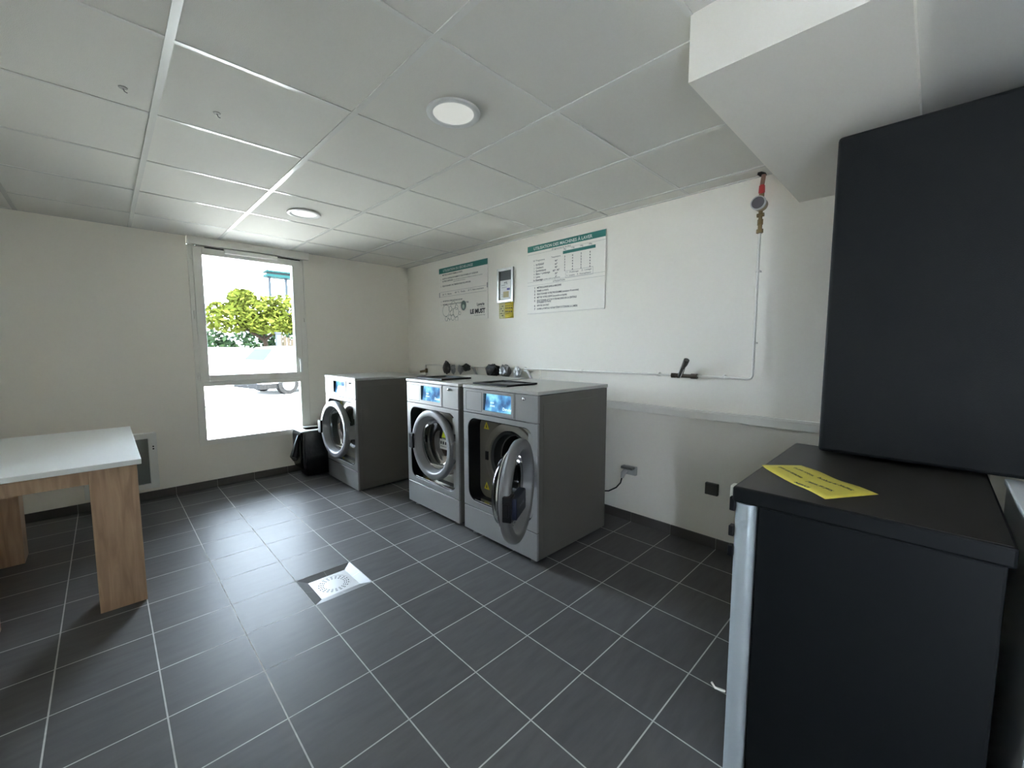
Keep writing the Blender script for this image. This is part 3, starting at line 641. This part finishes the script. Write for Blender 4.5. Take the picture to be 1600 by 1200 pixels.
# power socket with plug and cable
t = thing('power_socket', (XR, 1.525, .345), 'power socket low on the right wall beside the near machine', 'socket')
mb = MB(); mb.box(-.030, -.001, -.042, .042, 0.02, .085); mb.build('socket_plate', mat('socket_grey', (.42, .42, .41), .4), t, bevel=.004)
mb = MB(); mb.box(-.075, -.028, -.035, .055, .070, .088); mb.build('socket_flap', mat('socket_dark', (.16, .16, .155), .4), t, bevel=.003)
t = thing('power_cable', (XR, 1.56, .34), 'black power cable with pale plug sagging from socket to the near machine', 'cable')
mb = MB(); mb.tube([(-.03, 0, .055), (-.055, .01, .035), (-.06, .015, .0)], [.018, .018, .012], 10); mb.build('plug', mat('plug_grey', (.50, .50, .48), .4), t, smooth=True)
cp = [(-.06, .015, .005), (-.062, .025, -.04), (-.064, .06, -.085), (-.07, .12, -.125), (-.08, .19, -.14), (-.10, .28, -.14), (-.16, .36, -.12), (-.27, .38, -.08)]
mb = MB(); mb.tube(cp, .0055, 8); mb.build('cord', M_blackp, t, smooth=True)
mb = MB(); mb.box(XR - .028, XR - .001, .912, .990, .360, .436); o = mb.build('outlet_box', mat('outlet_dark', (.085, .085, .085), .45), bevel=.003); tag(o, 'dark grey square outlet box low on the wall beside the black appliance', 'socket')

# ------------------------------------------------------------------ table
def wood():
    m = bpy.data.materials.new('oak'); m.use_nodes = True; nt = m.node_tree; b = nt.nodes['Principled BSDF']
    tc = nt.nodes.new('ShaderNodeTexCoord'); mp = nt.nodes.new('ShaderNodeMapping'); mp.inputs['Scale'].default_value = (18, 18, 1.6); nt.links.new(tc.outputs['Object'], mp.inputs[0])
    n = nt.nodes.new('ShaderNodeTexNoise'); n.inputs['Scale'].default_value = 2.2; n.inputs['Detail'].default_value = 8; n.inputs['Distortion'].default_value = .8; nt.links.new(mp.outputs[0], n.inputs['Vector'])
    cr = nt.nodes.new('ShaderNodeValToRGB'); e = cr.color_ramp.elements; e[0].position = .3; e[0].color = (.36, .225, .14, 1); e[1].position = .75; e[1].color = (.56, .38, .24, 1)
    nt.links.new(n.outputs['Fac'], cr.inputs[0]); nt.links.new(cr.outputs[0], b.inputs['Base Color']); b.inputs['Roughness'].default_value = .5
    return m
M_wood = wood(); M_ttop = mat('table_white', (.88, .90, .90), .38)
t = thing('table', (-.25, 3.39, 0), 'white-topped table with thick light oak legs and aprons at the left', 'table')
mb = MB(); mb.box(-.355, .352, -.615, .600, .724, .750); mb.build('tabletop', M_ttop, t, bevel=.002)
for (x, y) in ((.16, -.59), (.16, .41), (-.345, -.59), (-.345, .41)):
    mb = MB(); mb.box(x, x + .175, y, y + .165, 0, .724); mb.build('leg', M_wood, t, bevel=.002)
for a_ in ((-.17, .16, -.575, -.553), (-.17, .16, .545, .567)):
    mb = MB(); mb.box(*a_, .652, .724); mb.build('apron', M_wood, t)
for a_ in ((.29, .312, -.425, .41), (-.32, -.298, -.425, .41)):
    mb = MB(); mb.box(*a_, .652, .724); mb.build('apron', M_wood, t)

# ------------------------------------------------------------------ radiator
t = thing('electric_radiator', (.06, YB, .115), 'white electric wall radiator with grey grille, left of the window behind the table', 'radiator')
mb = MB(); plate_hole(mb, (-.235, .215, 0, .475), rrect(-.195, .160, .045, .43, .004, 2), -.085, -.070, 'y'); mb.box(-.235, .215, -.070, -.02, 0, .475); mb.box(-.2, .18, -.02, -.001, .05, .42); mb.build('housing', mat('rad_white', (.78, .78, .75), .4), t, bevel=.003)
mb = MB()
for k in range(38): z = .05 + k * .01; mb.box(-.193, .158, -.081, -.073, z, z + .0062)
mb.box(-.193, .158, -.0725, -.0705, .047, .428); g_ = mb.build('grille', mat('grille_grey', (.22, .225, .21), .55), t)
mb = MB(); mb.tube([(.19, -.088, .36), (.19, -.085, .36)], .006, 10); mb.tube([(.19, -.088, .34), (.19, -.085, .34)], .006, 10); mb.build('control_button', M_blackp, t)

# ------------------------------------------------------------------ black bin with bag
t = thing('waste_bin', (1.53, 4.47, 0), 'black waste bin with bag folded over its rim, between window and far machine', 'bin')
mb = MB(); mb.rings([[(x * .78, y * .78, .01) for x, y in rrect(-.17, .17, -.13, .13, .03, 4)], [(x * 1.0, y * 1.0, .46) for x, y in rrect(-.17, .17, -.13, .13, .03, 4)]], cap0=True); mb.build('bin_body', M_blackp, t, smooth=True)
lo = []
for k, (z, s_) in enumerate(((.10, 1.06), (.16, 1.14), (.22, 1.10), (.30, 1.12), (.38, 1.09), (.44, 1.08), (.468, 1.05), (.468, .96), (.40, .93))):
    base = rrect(-.175, .175, -.135, .135, .04, 9); l = []
    for i, (x, y) in enumerate(base):
        f = s_ + (.05 * noise.noise(Vector((i * .45, z * 7, 3))) if k < 6 else 0); l.append((x * f, y * f, z + (.03 * noise.noise(Vector((i * .6, 5, z))) if k == 0 else 0)))
    lo.append(l)
mb = MB(); mb.rings(lo); mb.build('bin_bag', mat('bag_black', (.012, .012, .013), .22, bump=.6, bscale=25), t, smooth=True)
mb = MB(); plate_hole(mb, (-.19, .19, -.15, .15), rrect(-.115, .115, -.075, .075, .03, 4), .468, .480, 'z'); mb.build('bin_rim', mat('rim_grey', (.50, .50, .48), .4), t, bevel=.003)
mb = MB(); mb.tube([(-.20, -.10, .44), (-.235, -.12, .33), (-.255, -.13, .24), (-.25, -.13, .20)], [.012, .03, .045, .02], 9); o = mb.build('bag_knot', MATS['bag_black'], t, smooth=True)

# ------------------------------------------------------------------ black appliance, paper, upper black box, white unit
M_blk = mat('appliance_black', (.004, .005, .0055), .5, spec=.2, bump=.05, bscale=90)
M_blklit = mat('appliance_top_lit', (.034, .031, .027), .40, var=.2, vscale=5)  # lighter copy of the black: light on the top put into colour
FK = .85      # the appliance stands this much nearer than a 0.85 m high one would
RX, RY0, RY1, RZT, RXB = 1.47 * FK, -.168 * FK, .443 * FK, CH - .461 * FK, 2.367 * FK
RC = Vector(((RX + RXB) / 2, (RY0 + RY1) / 2, 0)); HX, HY = (RXB - RX) / 2, (RY1 - RY0) / 2
t = thing('refrigerator', RC, 'waist-high black refrigerator seen from its side, silver door edge, yellow sheet on top', 'refrigerator')
mb = MB(); mb.box(-HX + .012, HX - .01, -HY + .01, HY - .062, .03, RZT - .045); mb.build('body', M_blk, t, bevel=.006)
mb = MB(); mb.box(-HX, HX, -HY, HY, RZT - .045, RZT - .001); mb.build('top_cover', M_blk, t, bevel=.006)
mb = MB(); mb.box(-HX + .006, HX - .006, -HY + .006, HY - .006, RZT - .002, RZT); mb.build('top_lit_layer', M_blklit, t, bevel=.0008)  # thin added layer carrying the painted light on the top
mb = MB(); mb.prism(rrect(-HX + .004, HX - .02, HY - .058, HY - .004, .020, 5), 'z', .035, RZT - .047); mb.build('door', mat('door_silver', (.42, .47, .50), .34, metal=.35), t, smooth=True)
mb = MB()
mb.box(-HX + .02, -HX + .05, HY - .01, HY + .012, RZT - .04, RZT - .005); mb.build('hinge_bracket', M_pvc, t, bevel=.003)
for (zz, hh_) in ((RZT - .075, .04), (RZT - .15, .03), (RZT - .21, .03)):
    mb = MB(); mb.box(-HX + .006, -HX + .03, HY - .006, HY + .008, zz, zz + hh_); mb.build('hinge_clip', M_blackp, t, bevel=.002)
mb = MB(); mb.tube([(-HX + .02, HY, .28), (-HX + .0, HY + .022, .29), (-HX - .005, HY + .03, .305)], .0035, 6); mb.build('cable_clip', M_pvc, t)
for (x, y) in ((-.3, -.2), (-.3, .16), (.3, -.2), (.3, .16)):
    mb = MB(); mb.tube([(x, y, 0), (x, y, .032)], .02, 12); mb.build('foot', M_blackp, t)
# yellow sheet
c4 = [Vector((x_ * FK, y_ * FK, 0)) for x_, y_ in ((1.755, .432), (1.915, .335), (1.686, .092), (1.534, .203))]
mb = MB(); N1, N2 = 14, 6; V = []
def PS(a, b):
    p = c4[0].lerp(c4[1], b).lerp(c4[3].lerp(c4[2], b), a)
    return Vector((p.x, p.y, RZT + .0015 + .012 * (1 - min(1, a * 3)) ** 2 * (1 - b) + .010 * max(0, a - .6) * b + .003 * math.sin(a * 6) ** 2))
for i in range(N1):
    for j in range(N2): mb.face([PS(i / N1, j / N2), PS((i + 1) / N1, j / N2), PS((i + 1) / N1, (j + 1) / N2), PS(i / N1, (j + 1) / N2)])
bmesh.ops.remove_doubles(mb.bm, verts=mb.bm.verts[:], dist=1e-5)
o = mb.build('yellow_sheet', mat('sheet_yellow', (.72, .62, .10), .6), smooth=True); so = o.modifiers.new('s', 'SOLIDIFY'); so.thickness = .0005
tag(o, 'yellow printed sheet lying on top of the black refrigerator', 'paper')
def sh(u, v):   # u along long side 0..1, v across 0..1 (measured from far edge)
    p = PS(u, v); return (p.x, p.y, p.z + .0012)
LN = [("Nous vous informons que", .06, .40, .035), ("MERCI DE NE PAS FUMER", .12, .78, .035), ("Veuillez respecter", .42, .56, .035), ("la propreté du local", .50, .14, .035)]
text_mesh([("Nous vous remercions", .06, .60, .12, 'LEFT', .004, .36), ("de bien vouloir", .10, .30, .12, 'LEFT', .003, .30), ("Laisser les lieux", .52, .62, .12, 'LEFT', .004, .34), ("propres en partant", .44, .26, .12, 'LEFT', .004, .44), ("MERCI", .52, .88, .09, 'LEFT', .004, .2)], 'sheet_print', M_ink, o, lambda u, v: sh(min(max(u, 0), 1), 1 - min(max(v, 0), 1)))
BX = 1.85
t = thing('wall_box', (XR, -.11, CH - .2045 * BX), 'large matte black box fixed to the wall above the black refrigerator', 'box')
mb = MB(); mb.box(BX - XR, -.002, -.42, .1497 * BX + .11, 0, .5935 * BX); mb.build('housing', mat('box_black', (.008, .009, .009), .62, spec=.25, bump=.15, bscale=300), t, bevel=.012, seg=3)
t = thing('white_unit', (RX + .33, RY0 - .34, 0), 'low white unit standing right of the black refrigerator, at the right edge', 'cabinet')
mb = MB(); mb.box(-.32, .32, -.30, .305, .02, RZT - .02); mb.build('body', mat('unit_white', (.74, .77, .79), .35), t, bevel=.006)
mb = MB(); mb.box(-.325, .325, -.305, .31, RZT - .018, RZT); mb.build('top', MATS['unit_white'], t, bevel=.004)
for (y, r_, l) in ((-.14, .012, 'thinner of two white pipes on the wall behind the black refrigerator'), (-.19, .018, 'thicker of two white pipes on the wall behind the black refrigerator')):
    mb = MB(); mb.tube([(XR - .03, y, .5), (XR - .03, y, .92)], r_, 10); o = mb.build('waste_pipe', M_pipe, smooth=True); tag(o, l, 'pipe', 'waste pipes at the right')

# ------------------------------------------------------------------ outside
GZ = -.15
mb = MB(); mb.face([(-40, YB + .3, GZ), (60, YB + .3, GZ), (60, 60, GZ), (-40, 60, GZ)]); struct(mb.build('trim_6', mat('paving', (.34, .325, .295), .85, var=.08, vscale=3))).name = 'floor_outside'
mb = MB(); mb.box(-20, 30, 12.2, 12.34, GZ, GZ + .05); o = mb.build('trim_7', mat('kerb', (.03, .03, .03), .8)); struct(o)
M_carw = mat('car_white', (.75, .76, .77), .25, coat=.6); M_carg = mat('car_glass', (.010, .013, .016), .5, spec=.02); M_tyre = mat('tyre', (.008, .008, .008), .8, spec=.05); M_hub = mat('hub', (.03, .03, .03), .6, spec=.1)
def car(loc, rz, label, tall=1.5):
    t = thing('car', loc, label, 'car', 'white cars parked outside', rz)
    L_, Wd = 4.1, 1.75
    prof = [(-2.05, .35), (-2.05, .75), (-1.95, .95), (-1.85, 1.0), (-1.45, tall - .05), (-.9, tall), (.2, tall), (.95, 1.0), (1.7, .9), (2.0, .72), (2.05, .35)]
    mb = MB(); lo = []
    for sy, dn in ((-Wd / 2, .0), (-Wd / 2 + .02, .0), (Wd / 2 - .02, 0), (Wd / 2, 0)):
        lo.append([(x, (sy * (.82 if z > 1.02 else 1)), z) for x, z in prof])
    mb.rings(lo[::3], cap0=True, cap1=True); mb.build('car_body', M_carw, t, bevel=.05, seg=3)
    for s_ in (-1, 1):
        mb = MB(); yb, yt = s_ * (Wd / 2 + .004), s_ * (Wd / 2 * .82 + .004)
        q = lambda x, z: (x, yb + (yt - yb) * min(1, max(0, (z - 1.02) / .06)), z)
        for (xa, xb) in ((-1.35, -.5), (-.42, .35)):
            mb = MB(); mb.box(xa, xb, min(yt, yt - s_ * .02), max(yt, yt - s_ * .02), 1.1, tall - .12); mb.build('side_window', M_carg, t)
    mb = MB(); mb.face([(-1.80, -.62, 1.06), (-1.80, .62, 1.06), (-1.50, .58, tall - .1), (-1.50, -.58, tall - .1)]); o = mb.build('rear_window', M_carg, t); o.location = (-.03, 0, .01)
    mb = MB(); mb.face([(.86, -.65, 1.06), (.86, .65, 1.06), (.30, .58, tall - .06), (.30, -.58, tall - .06)]); o = mb.build('windscreen', M_carg, t); o.location = (.04, 0, .02)
    for s_ in (-1, 1):
        mb = MB(); mb.box(-2.07, -1.98, s_ * .80 - .1, s_ * .80 + .1, .72, .95); mb.build('tail_light', mat('tail_red', (.10, .02, .015), .3), t, bevel=.01)
        mb = MB(); mb.box(1.90, 2.04, s_ * .70 - .12, s_ * .70 + .12, .62, .76); mb.build('head_light', M_chrome, t, bevel=.01)
    mb = MB(); mb.box(-2.08, 2.08, -Wd / 2 + .03, Wd / 2 - .03, .2, .36); mb.build('underbody', M_tyre, t)
    for x in (-1.25, 1.25):
        for s_ in (-1, 1):
            mb = MB(); mb.tube([(x, s_ * (Wd / 2 - .2), .31), (x, s_ * (Wd / 2 + .01), .31)], .31, 24); w_ = mb.build('wheel', M_tyre, t, smooth=True)
            mb = MB(); mb.tube([(x, s_ * (Wd / 2), .31), (x, s_ * (Wd / 2 + .02), .31)], .2, 16); mb.build('hub_cap', M_hub, w_)
    return t
car((5.1, 15.2, GZ), math.radians(12), 'white car with red tail light parked outside, right side of the window')
car((3.2, 20.5, GZ), math.radians(170), 'white car parked farther away, left side of the window', 1.45)
M_leafA = mat('leaf_bright', (.036, .042, .006), .9, spec=.03, var=.35, vscale=2); M_leafB = mat('leaf_dark', (.012, .022, .010), .9, spec=.03, var=.4, vscale=2); M_bark = mat('bark', (.014, .010, .007), .9, spec=.03)
def foliage(name, blobs, n, m, parent, size=.16):
    mb = MB(); rnd = random.Random(5)
    for (c, r) in blobs:
        for _ in range(n):
            while True:
                p = Vector((rnd.uniform(-1, 1), rnd.uniform(-1, 1), rnd.uniform(-1, 1)))
                if .35 < p.length < 1: break
            p = Vector(c) + Vector((p.x * r[0], p.y * r[1], p.z * r[2])); s_ = size * rnd.uniform(.6, 1.3)
            a = Vector((rnd.gauss(0, 1), rnd.gauss(0, 1), rnd.gauss(0, .6))).normalized(); b = a.cross(Vector((rnd.gauss(0, 1), rnd.gauss(0, 1), rnd.gauss(0, 1)))).normalized()
            mb.face([p - a * s_, p + b * s_ * .45, p + a * s_, p - b * s_ * .45])
    return mb.build(name, m, parent)
t = thing('tree', (6.0, 24, GZ), 'wide tree with yellow-green crown above the parked cars outside', 'tree')
mb = MB(); mb.tube([(0, 0, 0), (.05, 0, .9), (-.1, 0, 1.8)], [.16, .13, .10], 10); mb.tube([(-.1, 0, 1.8), (-1.2, 0, 2.6), (-1.9, 0, 3.1)], [.09, .06, .03], 8); mb.tube([(-.1, 0, 1.8), (.8, 0, 2.7), (1.4, 0, 3.4)], [.09, .06, .03], 8); mb.tube([(-.1, 0, 1.8), (-.2, .3, 3.6)], [.08, .03], 8); mb.build('trunk', M_bark, t, smooth=True)
foliage('crown', [((-1.6, 0, 2.9), (1.3, 1, .75)), ((-.3, .2, 3.3), (1.4, 1.2, .8)), ((1.0, 0, 3.3), (1.4, 1.1, .85)), ((.2, -.3, 2.6), (1.3, 1, .5)), ((-1.0, 0, 3.9), (.6, .5, .4))], 900, M_leafA, t)
t = thing('hedge', (5.6, 27, GZ), 'darker green shrubs behind the yellow-green tree outside', 'shrub')
for x in (-1, 1.3):
    mb = MB(); mb.tube([(x, 0, 0), (x, 0, 1.2)], .08, 8); mb.build('stem', M_bark, t)
foliage('foliage', [((-1.6, 0, 1.3), (1.3, .8, 1.1)), ((.2, 0, 1.4), (1.4, .8, 1.2)), ((2.2, 0, 1.7), (1.5, .9, 1.6))], 900, M_leafB, t, .17)
t = thing('post', (5.85, 21.5, GZ), 'white post standing in front of the wooden fence outside', 'post')
mb = MB(); mb.box(-.09, .09, -.09, .09, 0, 2.1); mb.box(-.12, .12, -.12, .12, 2.1, 2.16); mb.build('post_shaft', mat('post_grey', (.028, .030, .034), .9, spec=.03), t)
t = thing('wooden_fence', (7.2, 22.5, GZ), 'sloping brown wooden fence beside the post outside', 'fence')
mb = MB()
for k in range(16): mb.box(-1.2 + k * .17, -1.06 + k * .17, -.015, .015, 0, 2.15 - k * .07)
mb.build('fence_board', mat('fence_wood', (.026, .021, .015), .9, spec=.03, var=.3, vscale=3), t)
mb = MB(); mb.box(-1.25, 1.6, .02, .06, .3, .4); mb.box(-1.25, 1.6, .02, .06, .8, .9); mb.build('fence_rail', MATS['fence_wood'], t)
t = thing('steel_gantry', (9.1, 31, GZ), 'tall grey frame with teal roof beam rising behind the tree', 'canopy')
M_teal = mat('teal', (.004, .018, .018), .9, spec=.03); M_gpost = mat('gantry_grey', (.012, .015, .018), .9, spec=.03)
mb = MB(); mb.box(-1.2, 3.2, -.2, .8, 6.1, 6.25); mb.box(-1.2, 3.2, -.2, .8, 6.4, 6.5); mb.build('roof_beam', M_teal, t)
for x in (-1.0, .0, .55, 1.6, 2.8):
    mb = MB(); mb.box(x - .07, x + .07, 0, .14, 0, 6.1); mb.build('gantry_post', M_gpost, t)
mb = MB()
for k in range(12): mb.box(-1.1 + k * .37, -1.06 + k * .37, 0, .04, 6.5, 6.75)
mb.build('railing', M_teal, t)
